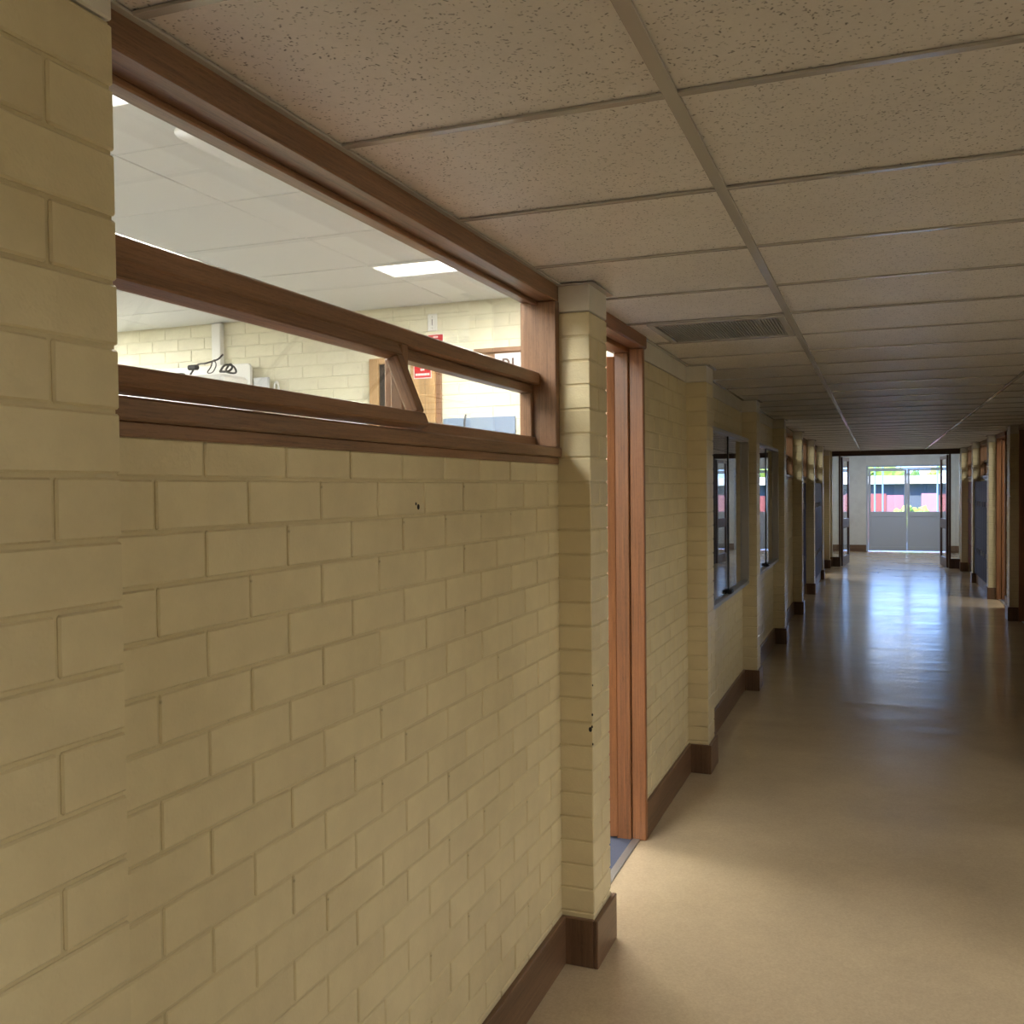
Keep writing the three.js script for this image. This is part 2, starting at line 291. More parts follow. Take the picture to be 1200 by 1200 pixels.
// Strip window under the ceiling: long pane over a transom, below it a top-hung sash and a fixed light
function stripWindow(s, Z0, Z1, label, tilt) {
  const w = structure(group('window_' + (++windows), [side(s, 0.06), 1.795, (Z0 + Z1) / 2]), label, 'window');
  const J = 0.04, zm = Z0 + (Z1 - Z0) * 0.51;
  sbox(s, w, 'head', M.wood, -0.006, 0.125, 2.372, CEIL + 0.015, Z0, Z1, 0.003, 1);
  sbox(s, w, 'glazing_bead', M.wood, 0.060, 0.078, 2.358, 2.372, Z0 + J, Z1 - J, 0.003, 2);
  sbox(s, w, 'jamb', M.wood, -0.008, 0.125, 1.855, 2.372, Z0, Z0 + J, 0.003, 3);
  sbox(s, w, 'jamb', M.wood, -0.008, 0.125, 1.855, 2.372, Z1 - J, Z1, 0.003, 4);
  sbox(s, w, 'transom', M.wood, 0.052, 0.128, 2.078, 2.120, Z0 + J, Z1 - J, 0.004, 2);
  sbox(s, w, 'sill', M.wood, -0.016, 0.13, 1.819, 1.855, Z0 + 0.002, Z1 - 0.002, 0.005, 1);
  sbox(s, w, 'apron', M.wood, -0.004, 0.10, 1.795, 1.819, Z0 + 0.002, Z1 - 0.002, 0.003, 3);
  sbox(s, w, 'mullion', M.wood, 0.050, 0.084, 1.855, 2.078, zm, zm + 0.036, 0.003, 2);
  sbox(s, w, 'upper_pane', M.glass, 0.110, 0.114, 2.115, 2.376, Z0 + J - 0.004, Z1 - J + 0.004, 0);
  const f = group('fixed_light', [side(s, 0.1), 1.855, (zm + Z1) / 2], w), a = zm + 0.036, b = Z1 - J;
  sbox(s, f, 'rail', M.wood, 0.078, 0.122, 2.048, 2.078, a, b, 0.003, 1); sbox(s, f, 'rail', M.wood, 0.070, 0.122, 1.855, 1.894, a, b, 0.003, 2);
  sbox(s, f, 'stile', M.wood, 0.086, 0.118, 1.894, 2.048, a - 0.004, a + 0.020, 0.003, 3); sbox(s, f, 'stile', M.wood, 0.078, 0.122, 1.894, 2.048, b - 0.022, b, 0.003, 4);
  sbox(s, f, 'pane', M.glass, 0.110, 0.114, 1.890, 2.052, a + 0.018, b - 0.018, 0);
  // sash hinged on its top edge, its foot swung towards the corridor
  const h = group('opening_sash', [side(s, 0.072), 2.074, (Z0 + J + zm) / 2], w), L = zm - Z0 - J - 0.012, H = 0.228, T = 0.034;
  const piece = (name, mat, y0, y1, z0, z1, x0 = -T / 2, x1 = T / 2, c = 0.003, v = 1) => { const m = new THREE.Mesh(boxGeo(x1 - x0, y1 - y0, z1 - z0, c, v), mat); m.name = name; m.position.set((x0 + x1) / 2, (y0 + y1) / 2, -(z0 + z1) / 2); m.castShadow = m.receiveShadow = true; h.add(m); };
  piece('rail', M.wood, -0.036, 0, -L / 2, L / 2); piece('rail', M.wood, -H, -H + 0.036, -L / 2, L / 2, -T / 2, T / 2, 0.003, 2);
  piece('stile', M.wood, -H + 0.038, -0.036, -L / 2, -L / 2 + 0.036, -T / 2, T / 2, 0.003, 3); piece('stile', M.wood, -H + 0.038, -0.036, L / 2 - 0.036, L / 2, -T / 2, T / 2, 0.003, 4);
  piece('pane', M.glass, -H + 0.034, -0.032, -L / 2 + 0.032, L / 2 - 0.032, -0.002, 0.002, 0, 0);
  h.rotation.z = s < 0 ? tilt : -tilt;
  return w;
}
// Tall timber screen glazed from chest height to the ceiling
function glazedScreen(s, Z0, Z1, label) {
  const w = structure(group('window_' + (++windows), [side(s, 0.06), 0.9, (Z0 + Z1) / 2]), label, 'window'), J = 0.04, n = 3, p = (Z1 - Z0 - J) / n;
  sbox(s, w, 'head', M.wood, -0.006, 0.12, 2.372, CEIL + 0.015, Z0, Z1, 0.003, 1); sbox(s, w, 'sill', M.wood, -0.016, 0.12, 0.9, 0.935, Z0, Z1, 0.004, 2);
  for (let i = 0; i <= n; i++) sbox(s, w, i % n ? 'mullion' : 'jamb', M.wood, 0, 0.115, 0.935, 2.372, Z0 + i * p, Z0 + i * p + J, 0.003, 1 + i);
  for (let i = 0; i < n; i++) sbox(s, w, 'pane', M.glass, 0.06, 0.065, 0.93, 2.377, Z0 + i * p + J - 0.004, Z0 + (i + 1) * p + 0.004, 0);
}
// Timber door frame in the wall; the leaf swings into the room on the far jamb
function doorway(s, Z0, Z1, label, open, leafLabel) {
  const d = structure(group('door_' + (++doors), [side(s, 0.06), 0, (Z0 + Z1) / 2]), label, 'door');
  sbox(s, d, 'head', M.doorWood, -0.024, 0.055, 2.376, CEIL + 0.01, Z0, Z1 + 0.022, 0.006, 1);
  sbox(s, d, 'head_stop', M.doorWood, 0.056, 0.135, 2.358, CEIL, Z0, Z1 - 0.002, 0.003, 2);
  sbox(s, d, 'jamb', M.doorWood, -0.018, 0.050, 0, 2.376, Z1 - 0.036, Z1, 0.004, 3); sbox(s, d, 'jamb', M.doorWood, -0.018, 0.050, 0, 2.376, Z0, Z0 + 0.036, 0.004, 4);
  sbox(s, d, 'door_stop', M.doorWood, 0.054, 0.125, 0, 2.358, Z1 - 0.046, Z1, 0.004, 2); sbox(s, d, 'door_stop', M.doorWood, 0.054, 0.125, 0, 2.358, Z0, Z0 + 0.046, 0.004, 1);
  sbox(s, d, 'threshold_strip', M.aluminium, 0.012, 0.050, 0.0, 0.007, Z0 + 0.036, Z1 - 0.036, 0.003);
  const W = Z1 - Z0 - 0.1, x = 0.118, leaf = group('leaf', [side(s, x), 0.012, Z1 - 0.05], d), k = s < 0 ? -1 : 1;
  const put = (name, mat, a, b, y0, y1, c, e, ch, v, par = leaf) => { const m = new THREE.Mesh(boxGeo(b - a, y1 - y0, e - c, ch, v), mat); m.name = name; m.position.set(k * (a + b) / 2, (y0 + y1) / 2, (c + e) / 2); m.castShadow = m.receiveShadow = true; par.add(m); };
  put('door_panel', M.doorWood, 0, W, 0, 2.33, 0, 0.04, 0.003, 2);
  put('kick_plate', M.aluminium, 0.025, 0.05, 0.03, 0.16, 0.04, 0.044, 0.001, 0);
  put('lever_handle', M.aluminium, W - 0.12, W - 0.05, 1.0, 1.02, 0.045, 0.075, 0.004, 0);
  leaf.rotation.y = open ? (s < 0 ? -1.2 : 1.2) : -Math.PI / 2 * k;
  return d;
}

// ---------------------------------------------------------------- corridor side walls, bay by bay
// kinds: w strip window over brick, b plain brick, d open door then brick, c closed door, l recessed lockers under a strip window
const baysL = 'bwwwdbbwlld'.split(''), baysR = 'bggggwwcdll'.split('');
const nameBay = ['rear', 'rear', 'second rear', 'near', 'doorway', 'first cabinet', 'second cabinet', 'far window', 'navy locker', 'last locker', 'end doorway'];
const skirts = { '-1': [], 1: [] };
function bay(s, i) {
  const z = s < 0 ? zL : zR, Z0 = i ? z[i - 1] + PW : BACK, Z1 = z[i], kind = (s < 0 ? baysL : baysR)[i], word = s < 0 ? 'left' : 'right';
  const XA = s < 0 ? XL - WT : XR, XB = s < 0 ? XL : XR + WT, near = s < 0 && (i === 3 || i === 4), pilSingle = s < 0 && i >= 2 && i <= 5;
  let rects = [], open = [];
  const full = [[0.004, BANDY, Z0, Z1]];
  if (kind === 'w') rects = [[0.004, 1.795, Z0, Z1]];
  else if (kind === 'g') rects = [[0.004, 0.9, Z0, Z1]];
  else if (kind === 'b') rects = full;
  else if (kind === 'd' || kind === 'c') {
    const d0 = s < 0 ? Z0 : Z1 - 1.07, d1 = d0 + 1.068 - (s < 0 ? 0 : 0.0); open = [d0, s < 0 ? d0 + 1.06 : Z1];
    rects = s < 0 ? [[0.004, BANDY, open[1], Z1]] : [[0.004, BANDY, Z0, open[0]]];
  }
  const what = { g: 'low cream painted brick wall under a tall glazed screen', w: 'cream painted brick wall below a timber strip window', b: 'cream painted full-height brick wall', d: 'cream painted brick wall next to a timber doorway', c: 'cream painted brick wall next to a shut timber door', l: 'short brick pier wall beside recessed lockers' }[kind];
  const extra = ['at the rear end', 'behind the second rear pilaster', 'behind the chipped near pilaster', 'with a drilled hole, nearest strip window', 'with the ceiling grille above', 'behind the first display cabinet', 'behind the second display cabinet', 'past the display cabinets', 'at the first lockers', 'at the last lockers', 'by the lobby'][i];
  // core of the wall (mortar, set back from the brick faces); locker bays have a thin back wall only
  const list = (kind === 'l' ? [[0, 1.795, Z0, Z1]] : rects).map(([a, b, c, d]) => kind === 'l' ? [s < 0 ? XL - 0.42 : XR + 0.36, s < 0 ? XL - 0.36 : XR + 0.42, a, b, c - 0.05, d + 0.05] : [XA + REC, XB - REC, 0, b, c, d]);
  const o = [(XA + XB) / 2, 0, (Z0 + Z1) / 2];
  const wall = structure(mesh('wall_' + word, boxes(list, o, 0), M.mortar, o), what + ' ' + extra + ' on the ' + (s < 0 ? 'window' : 'locker') + ' side', 'wall');
  if (kind === 'l') { box(wall, 'ledge', M.paint, s < 0 ? XL - 0.36 : XR, s < 0 ? XL : XR + 0.36, 1.795 - 0.03, 1.795, Z0, Z1, 0.003); }
  lay(wall, rects, XA, XB, { single: near });
  if (kind !== 'w' && kind !== 'l' && kind !== 'g') for (const [, , a, b] of rects) box(wall, 'top_band', M.band, XA, XB, BANDY + 0.003, CEIL + 0.02, a, b, 0.002);
  if (kind === 'c' || kind === 'd') skirts[s].push(rects[0].slice(2)); else if (kind !== 'l') skirts[s].push([Z0, Z1]);
  // the pilaster that closes the bay
  pilaster(wall, s < 0 ? XL - 0.01 : PR, s < 0 ? PL : XR + 0.01, z[i], pilSingle);
  if (kind === 'w' || kind === 'l') stripWindow(s, Z0, Z1, s < 0 && i === 3 ? 'brown timber strip window with its lower sash propped open, nearest classroom' : 'brown timber strip window under the ceiling ' + extra + (s < 0 ? '' : ' opposite'), s < 0 && i === 3 ? 0.385 : 0.03);
  if (kind === 'g') glazedScreen(s, Z0, Z1, 'tall timber-framed glazed screen to the classroom opposite, ' + extra);
  if (kind === 'd') doorway(s, open[0], open[1], s < 0 && i === 4 ? 'orange-brown timber doorway with its leaf open to blue carpet, beside the vent' : 'orange-brown timber doorway standing open ' + extra + (s < 0 ? '' : ' opposite'), true);
  if (kind === 'c') doorway(s, open[0], open[1], 'orange-brown timber door shut in its frame before the dark pilaster', false);
}
for (let i = 1; i < 11; i++) { bay(-1, i); bay(1, i); }

// last short pieces between the last pilasters and the portal
for (const [s, z] of [[-1, 20.75 + PW], [1, 20.70 + PW]]) {
  const XA = s < 0 ? XL - WT : XR, XB = s < 0 ? XL : XR + WT, o = [(XA + XB) / 2, 0, (z + PORTAL) / 2];
  structure(mesh(s < 0 ? 'wall_left' : 'wall_right', boxes([[XA, XB, 0, CEIL + 0.02, z, PORTAL]], o, 0), M.paint, o), 'narrow painted wall strip between the last pilaster and the portal, ' + (s < 0 ? 'window' : 'locker') + ' side', 'wall');
}
// skirting boards
for (const s of [-1, 1]) {
  const g = structure(group('baseboard_' + (s < 0 ? 'left' : 'right'), [side(s, 0), 0, 8]), 'dark brown skirting boards wrapping wall and pilasters on the ' + (s < 0 ? 'window' : 'locker') + ' side', 'skirting');
  const t = 0.018, h = 0.172;
  for (const [a, b] of skirts[s]) sbox(s, g, 'board', M.skirting, -t, 0.001, 0, h, a, b, 0.003, 1 + Math.floor(rnd() * 4));
  for (const z of (s < 0 ? zL : zR).slice(1)) {
    sbox(s, g, 'board', M.skirting, -0.12 - t, -0.12, 0, h, z - t, z + PW + t, 0.003, 1 + Math.floor(rnd() * 4));
    sbox(s, g, 'board', M.skirting, -0.12, 0, 0, h, z - t, z, 0.003, 2); sbox(s, g, 'board', M.skirting, -0.12, 0, 0, h, z + PW, z + PW + t, 0.003, 3);
  }
}
// chips and holes in the paint
for (const [X, Y, Z, r] of [[XL, 1.667, 2.125, 0.007], [XL, 1.675, 2.112, 0.004]]) tag(mesh('drilled_hole', sphere(r, 0.3, 1, 0.8), M.chip, [X + 0.0005, Y, Z]), 'small dark drilled hole in the cream wall below the strip window', 'hole', 'holes in the near brick wall');
for (const [X, Y, Z, r] of [[-0.957, 0.852, 3.238, 0.007], [-0.951, 0.862, 3.2385, 0.004], [-0.950, 0.905, 3.239, 0.004], [-0.949, 0.80, 3.239, 0.0035], [-0.9485, 1.01, 3.24, 0.003]]) tag(mesh('paint_chip', sphere(r, 0.9, 1.3, 0.4), M.chip, [X, Y, Z]), 'dark chip knocked out of the pilaster corner beside the doorway', 'chip', 'chips on the pilaster corner');

// ---------------------------------------------------------------- display cabinets
function cabinet(Z0, Z1, label) {
  const g = tag(group('display_cabinet', [XL, 0.92, (Z0 + Z1) / 2]), label, 'cabinet', null), X1 = XL + 0.068, Y0 = 0.905, Y1 = 2.105, zm = (Z0 + Z1) / 2;
  box(g, 'back_panel', M.baize, XL, XL + 0.012, Y0 + 0.01, Y1 - 0.01, Z0 + 0.01, Z1 - 0.01, 0);
  for (const [a, b] of [[Y0, Y0 + 0.03], [Y1 - 0.03, Y1]]) box(g, 'frame', M.aluminium, XL, X1, a, b, Z0, Z1, 0.003);
  for (const [a, b] of [[Z0, Z0 + 0.03], [Z1 - 0.03, Z1]]) box(g, 'frame', M.aluminium, XL, X1, Y0 + 0.03, Y1 - 0.03, a, b, 0.003);
  for (const [a, b, x] of [[Z0 + 0.03, zm + 0.03, X1 - 0.022], [zm - 0.03, Z1 - 0.03, X1 - 0.034]]) {
    const p = box(g, 'sliding_pane', M.glass, x - 0.005, x, Y0 + 0.03, Y1 - 0.03, a, b, 0);
    for (const z of [a, b - 0.022]) if (Math.abs(z - zm) < 0.1) box(p, 'stile', M.black, x - 0.006, x + 0.006, Y0 + 0.03, Y1 - 0.03, z, z + 0.022, 0.002);
  }
  box(g, 'lock', M.black, X1 - 0.02, X1 + 0.012, Y0 + 0.032, Y0 + 0.06, zm - 0.05, zm + 0.05, 0.004);
}
cabinet(5.96, 8.05, 'glazed aluminium wall cabinet between second and third pilasters, past the doorway');
cabinet(8.42, 10.55, 'glazed aluminium wall cabinet on the bay before the far strip windows');

// ---------------------------------------------------------------- lockers
function lockers(s, Z0, Z1, d, mat, colour, where) {
  const n = 6, w = (Z1 - Z0 - 0.02) / n;
  for (let i = 0; i < n; i++) {
    const a = Z0 + 0.01 + i * w, b = a + w - 0.003, k = side(s, d);
    const g = tag(group('locker', [side(s, 0.16), 0, (a + b) / 2]), colour + ' steel locker recessed under the strip window ' + where, 'locker', colour + ' lockers ' + where);
    sbox(s, g, 'body', mat, d + 0.02, 0.355, 0.17, 1.76, a, b, 0.002);
    sbox(s, g, 'plinth', M.skirting, d + 0.02, 0.355, 0, 0.17, a, b, 0.002);
    for (const [y0, y1] of [[0.175, 0.965], [0.97, 1.757]]) { const q = sbox(s, g, 'door', mat, d, d + 0.02, y0, y1, a + 0.003, b - 0.003, 0.003); sbox(s, q, 'handle', M.aluminium, d - 0.012, d, y0 + 0.38, y0 + 0.46, b - 0.05, b - 0.035, 0.002); }
  }
}
lockers(-1, zL[7] + PW, zL[8], 0.004, M.navy, 'navy', 'in the first locker bay');
lockers(-1, zL[8] + PW, zL[9], -0.10, M.navy, 'navy', 'in the bay before the lit doorway');
lockers(1, zR[8] + PW, zR[9], -0.09, M.navy, 'navy', 'opposite, past the open door');
lockers(1, zR[9] + PW, zR[10], 0.0, M.maroon, 'maroon', 'opposite, next to the portal');

// ---------------------------------------------------------------- portal with glazed leaves standing open, then the lobby
{
  const hd = structure(group('door_' + (++doors), [0.28, 0, PORTAL]), 'dark brown portal across the corridor with glazed doors folded back', 'door');
  for (const [a, b] of [[XL - 0.1, -0.92], [1.535, XR + 0.1]]) box(hd, 'return_wall', M.paint, a, b, 0, CEIL + 0.02, PORTAL, PORTAL + 0.24, 0.003);
  for (const [a, b] of [[XL - 0.1, -0.91], [1.525, XR + 0.1]]) box(hd, 'plinth_board', M.skirting, a, b, 0, 0.2, PORTAL - 0.02, PORTAL, 0.003);
  box(hd, 'head', M.darkWood, -0.92, 1.535, 2.33, CEIL + 0.02, PORTAL, PORTAL + 0.12, 0.004);
  box(hd, 'upstand', M.plaster, XL - 0.1, XR + 0.1, CEIL + 0.02, LOBBY + 0.3, PORTAL + 0.12, PORTAL + 0.24, 0);
  box(hd, 'jamb', M.darkWood, -0.79, -0.755, 0, 2.33, PORTAL, PORTAL + 0.12, 0.004); box(hd, 'jamb', M.darkWood, 1.335, 1.37, 0, 2.33, PORTAL, PORTAL + 0.12, 0.004);
  for (const [a, b] of [[-0.92, -0.79], [1.37, 1.535]]) { box(hd, 'side_light', M.glass, a, b, 0.2, 2.33, PORTAL + 0.05, PORTAL + 0.056, 0); box(hd, 'side_rail', M.darkWood, a, b, 0, 0.2, PORTAL + 0.03, PORTAL + 0.08, 0.003); }
  for (const [x, k, turn] of [[-0.73, 1, 1.46], [1.31, -1, -1.50]]) {
    const l = group('leaf', [x, 0, PORTAL + 0.07], hd), W = 0.98;
    const put = (name, mat, a, b, y0, y1, t = 0.04, c = 0.003) => { const m = new THREE.Mesh(boxGeo(b - a, y1 - y0, t, c, 2), mat); m.name = name; m.position.set(k * (a + b) / 2, (y0 + y1) / 2, 0); m.castShadow = m.receiveShadow = true; l.add(m); };
    put('stile', M.darkWood, 0, 0.1, 0.01, 2.315); put('stile', M.darkWood, W - 0.1, W, 0.01, 2.315);
    put('rail', M.darkWood, 0.1, W - 0.1, 2.24, 2.315); put('rail', M.darkWood, 0.1, W - 0.1, 0.80, 1.0); put('rail', M.darkWood, 0.1, W - 0.1, 0.01, 0.2);
    put('pane', M.glass, 0.1, W - 0.1, 1.0, 2.24, 0.006, 0); put('pane', M.glass, 0.1, W - 0.1, 0.2, 0.80, 0.006, 0);
    l.rotation.y = turn;
  }
}
{ // lobby shell: end wall with the glazed double doors, side walls with windows
  const A = -3.1, B = 3.8, D0 = -0.305, D1 = 1.60, DH = 2.22;
  const e = structure(mesh('wall_back', boxes([[A, D0, 0, LOBBY + 0.3, END, END + 0.12], [D1, B, 0, LOBBY + 0.3, END, END + 0.12], [D0, D1, DH, LOBBY + 0.3, END, END + 0.12]], [0.3, 0, END], 0), M.band, [0.3, 0, END]), 'painted wall around the glazed doors at the far end of the lobby', 'wall');
  for (const [a, b] of [[A, D0], [D1, B]]) box(e, 'skirting_board', M.skirting, a, b, 0, 0.17, END - 0.018, END, 0.003);
  structure(box(scene, 'ceiling', M.roomTile, A, B, LOBBY, LOBBY + 0.2, PORTAL + 0.24, END + 0.1, 0), 'flat pale ceiling of the lobby', 'ceiling');
  for (const [s, x] of [[-1, A], [1, B]]) {
    const x0 = s < 0 ? x : x - 0.12, x1 = s < 0 ? x + 0.12 : x, za = PORTAL + 1.4, zb = END - 1.4;
    structure(mesh(s < 0 ? 'wall_left' : 'wall_right', boxes([[x0, x1, 0, 1.3, PORTAL, END], [x0, x1, 2.2, LOBBY + 0.2, PORTAL, END], [x0, x1, 1.3, 2.2, PORTAL, za], [x0, x1, 1.3, 2.2, zb, END]], [x, 0, 24], 0), M.paint, [x, 0, 24]), 'lobby side wall with a broad window, ' + (s < 0 ? 'window' : 'locker') + ' side', 'wall');
    const w = structure(group('window_' + (++windows), [x, 1.3, 23.9]), 'broad aluminium window in the lobby side wall, ' + (s < 0 ? 'window' : 'locker') + ' side', 'window');
    box(w, 'pane', M.glass, (x0 + x1) / 2 - 0.003, (x0 + x1) / 2 + 0.003, 1.33, 2.17, za + 0.03, zb - 0.03, 0);
    for (const [c, d, f, g] of [[1.3, 1.33, za, zb], [2.17, 2.2, za, zb], [1.33, 2.17, za, za + 0.03], [1.33, 2.17, zb - 0.03, zb]]) box(w, 'frame', M.aluminium, x0 + 0.03, x1 - 0.03, c, d, f, g, 0.003);
    structure(box(scene, s < 0 ? 'wall_left' : 'wall_right', M.paint, s < 0 ? A : XR + 0.1, s < 0 ? XL - 0.1 : B, 0, LOBBY + 0.3, PORTAL, PORTAL + 0.24, 0), 'lobby wall either side of the portal, ' + (s < 0 ? 'window' : 'locker') + ' side', 'wall');
  }
  const d = structure(group('door_' + (++doors), [0.65, 0, END]), 'grey half-glazed double doors at the far end, daylight outside', 'door');
  const P = (n, m, a, b, c, f, z0 = END + 0.02, z1 = END + 0.09, ch = 0.003, par = d) => box(par, n, m, a, b, c, f, z0, z1, ch);
  P('frame', M.greyPaint, D0, D0 + 0.05, 0, DH); P('frame', M.greyPaint, D1 - 0.05, D1, 0, DH); P('frame', M.greyPaint, D0 + 0.05, D1 - 0.05, DH - 0.04, DH); P('transom', M.greyPaint, D0 + 0.05, D1 - 0.05, 2.115, 2.15);
  P('transom_pane', M.glass, D0 + 0.05, D1 - 0.05, 2.15, DH - 0.04, END + 0.052, END + 0.056, 0);
  for (const [a, b] of [[D0 + 0.053, 0.673], [0.679, D1 - 0.053]]) {
    const l = group('leaf', [(a + b) / 2, 0, END + 0.05], d), q = (n, m, ...r) => P(n, m, ...r, l);
    q('stile', M.greyPaint, a, a + 0.06, 0.025, 2.112, END + 0.03, END + 0.075, 0.003); q('stile', M.greyPaint, b - 0.06, b, 0.025, 2.112, END + 0.03, END + 0.075, 0.003);
    q('rail', M.greyPaint, a + 0.06, b - 0.06, 2.07, 2.112, END + 0.03, END + 0.075, 0.003); q('rail', M.greyPaint, a + 0.06, b - 0.06, 0.90, 1.03, END + 0.03, END + 0.075, 0.003); q('rail', M.greyPaint, a + 0.06, b - 0.06, 0.025, 0.13, END + 0.03, END + 0.075, 0.003);
    q('bottom_panel', M.greyPaint, a + 0.06, b - 0.06, 0.13, 0.90, END + 0.045, END + 0.065, 0); q('pane', M.glass, a + 0.06, b - 0.06, 1.03, 2.07, END + 0.052, END + 0.057, 0);
  }
}
{ // rear end of the corridor behind the viewer: a wall with a shut timber door
  const Z = BACK, D0 = -0.2, D1 = 0.8, DH = 2.1;
  structure(mesh('wall_front', boxes([[XL - 0.2, D0, 0, CEIL + 0.3, Z - 0.12, Z], [D1, XR + 0.2, 0, CEIL + 0.3, Z - 0.12, Z], [D0, D1, DH, CEIL + 0.3, Z - 0.12, Z]], [0.3, 0, Z], 0), M.paint, [0.3, 0, Z]), 'painted wall around a shut door at the rear end of the corridor', 'wall');
  const d = structure(group('door_' + (++doors), [0.3, 0, Z]), 'plain timber door shut at the rear end of the corridor', 'door');
  box(d, 'leaf', M.doorWood, D0 + 0.04, D1 - 0.04, 0.004, DH - 0.04, Z - 0.09, Z - 0.05, 0.003);
  for (const [p, q, r, t] of [[D0, D0 + 0.038, 0, DH], [D1 - 0.038, D1, 0, DH], [D0 + 0.038, D1 - 0.038, DH - 0.038, DH]]) box(d, 'frame', M.doorWood, p, q, r, t, Z - 0.12, Z, 0.003);
  box(d, 'lever_handle', M.aluminium, D1 - 0.2, D1 - 0.1, 1.0, 1.02, Z - 0.05, Z - 0.02, 0.003);
}

// ---------------------------------------------------------------- rooms beside the corridor
const lamps = [];
function panel(X, Z, Y, label, lampGroup, k = 1, tint = [1, 0.985, 0.93]) {
  const g = tag(group('ceiling_light', [X, Y, Z]), label, 'light', lampGroup), w = 1.2, d = 0.3;
  for (const [a, b, c, e] of [[-w / 2, w / 2, -d / 2, -d / 2 + 0.018], [-w / 2, w / 2, d / 2 - 0.018, d / 2], [-w / 2, -w / 2 + 0.018, -d / 2 + 0.018, d / 2 - 0.018], [w / 2 - 0.018, w / 2, -d / 2 + 0.018, d / 2 - 0.018]]) box(g, 'frame', M.white, X + a, X + b, Y - 0.012, Y, Z + c, Z + e, 0.002);
  box(g, 'diffuser', M.diffuser, X - w / 2 + 0.018, X + w / 2 - 0.018, Y - 0.006, Y - 0.001, Z - d / 2 + 0.018, Z + d / 2 - 0.018, 0);
  const l = new THREE.RectAreaLight(lin(...tint), PANEL * k, w - 0.04, d - 0.04);
  l.name = 'panel_light'; l.position.set(0, -0.014, 0); l.rotation.x = -Math.PI / 2; g.add(l); lamps.push(l);
}
function room(s, Z0, Z1, D, H, words, brickEnd) {
  const xa = side(s, WT), xb = side(s, D), A = Math.min(xa, xb), B = Math.max(xa, xb), side_ = s < 0 ? 'left' : 'right';
  const iA = s < 0 ? A : side(s, 0.05), iB = s < 0 ? side(s, 0.05) : B;
  structure(box(scene, 'floor', M.carpet, iA, iB, -0.1, 0.004, Z0 - 0.1, Z1 + 0.1, 0), 'blue carpet floor of the ' + words, 'floor');
  const ce = structure(box(scene, 'ceiling', M.plaster, A - 0.1, B + 0.1, H + 0.02, H + 0.12, Z0 - 0.1, Z1 + 0.1, 0), 'white tiled ceiling of the ' + words, 'ceiling');
  const tz = 0.622, step = 1.2, j = 0.003;
  const zs = [], xs = []; for (let z = Z1 + 0.02 - 1.15 - tz * 20; z < Z1 + tz; z += tz) zs.push(z);
  for (let x = -1.4 - step * 6; x < 8; x += step) xs.push(x);
  for (let a = 0; a + 1 < zs.length; a++) for (let b = 0; b + 1 < xs.length; b++) {
    const z0 = Math.max(Z0, zs[a]), z1 = Math.min(Z1, zs[a + 1]), x0 = Math.max(A, xs[b]), x1 = Math.min(B, xs[b + 1]);
    if (z1 - z0 > 0.03 && x1 - x0 > 0.03) box(ce, 'ceiling_tile', M.roomTile, x0 + j, x1 - j, H + (rnd() - 0.5) * 0.003, H + 0.012, z0 + j, z1 - j, 0.002);
  }
  structure(box(scene, 'wall_' + side_, M.roomPaints[0], s < 0 ? A - 0.1 : B, s < 0 ? A : B + 0.1, 0, H + 0.02, Z0 - 0.1, Z1 + 0.1, 0), 'outer painted wall of the ' + words, 'wall');
  structure(box(scene, 'wall_front', M.roomPaints[0], A, B, 0, H + 0.02, Z0 - 0.1, Z0, 0), 'rear cross wall of the ' + words, 'wall');
  const far = structure(box(scene, 'wall_back', M.roomPaints[0], A, B, 0, H + 0.02, Z1 + REC, Z1 + 0.1, 0), 'brick cross wall at the far end of the ' + words, 'wall');
  if (brickEnd) { lay(far, [[1.82, H - 0.004, -5.75, -1.30]], Z1, Z1 + 0.03, { single: true, mats: M.roomPaints, phase: -2.70, along: 'X' }); lay(far, [[0.004, 1.82, A, B], [1.82, H - 0.004, A, -5.75]], Z1, Z1 + 0.03, { single: false, mats: M.roomPaints, phase: -2.70, along: 'X' }); }
  structure(mesh('trim_' + (++trims), boxes([[xa - 0.05, xa + 0.05, CEIL + 0.012, H + 0.06, Z0, Z1]], [xa, CEIL, (Z0 + Z1) / 2], 0), M.plaster, [xa, CEIL, (Z0 + Z1) / 2]), 'painted beam above the corridor windows inside the ' + words, 'beam');
}
let trims = 0;
const R1 = 2.94, RW = 5.75;
room(-1, -4.0, RW, 5.4, R1, 'near classroom', true);
for (const z of [-2.75, -0.25, 2.25, 4.75]) for (const x of [-2.0, -5.7]) panel(x, z, R1 - 0.002, x > -3 ? 'glowing white rectangular ceiling panel in the near classroom, window row' : 'glowing white rectangular ceiling panel in the near classroom, outer row', 'ceiling panels in the near classroom', 2.2);
room(-1, 10.75, 20.95, 4.5, 2.8, 'far classroom on the window side', false);
for (const z of [12.2, 14.6, 17.2, 19.6]) panel(-2.6, z, 2.798, 'glowing ceiling panel in the far classroom on the window side', 'ceiling panels in the far classroom', 1.6);
room(1, -4.0, 5.75, 4.5, 2.8, 'near classroom opposite', false);
for (const z of [-3, -1.2, 0.6, 2.4, 4.4]) for (const x of [2.8, 4.8]) panel(x, z, 2.798, 'glowing ceiling panel in the near classroom opposite', 'ceiling panels in the classroom opposite', 0.92, [1, 0.95, 0.89]);
room(1, 5.98, 13.15, 4.5, 2.8, 'middle classroom opposite', false);
for (const z of [7.2, 9.4, 11.6]) panel(3.2, z, 2.798, 'glowing ceiling panel in the middle classroom opposite', 'ceiling panels in the middle classroom opposite', 1.6, [1, 0.95, 0.88]);
room(1, 13.37, 20.9, 4.5, 2.8, 'far classroom opposite', false);
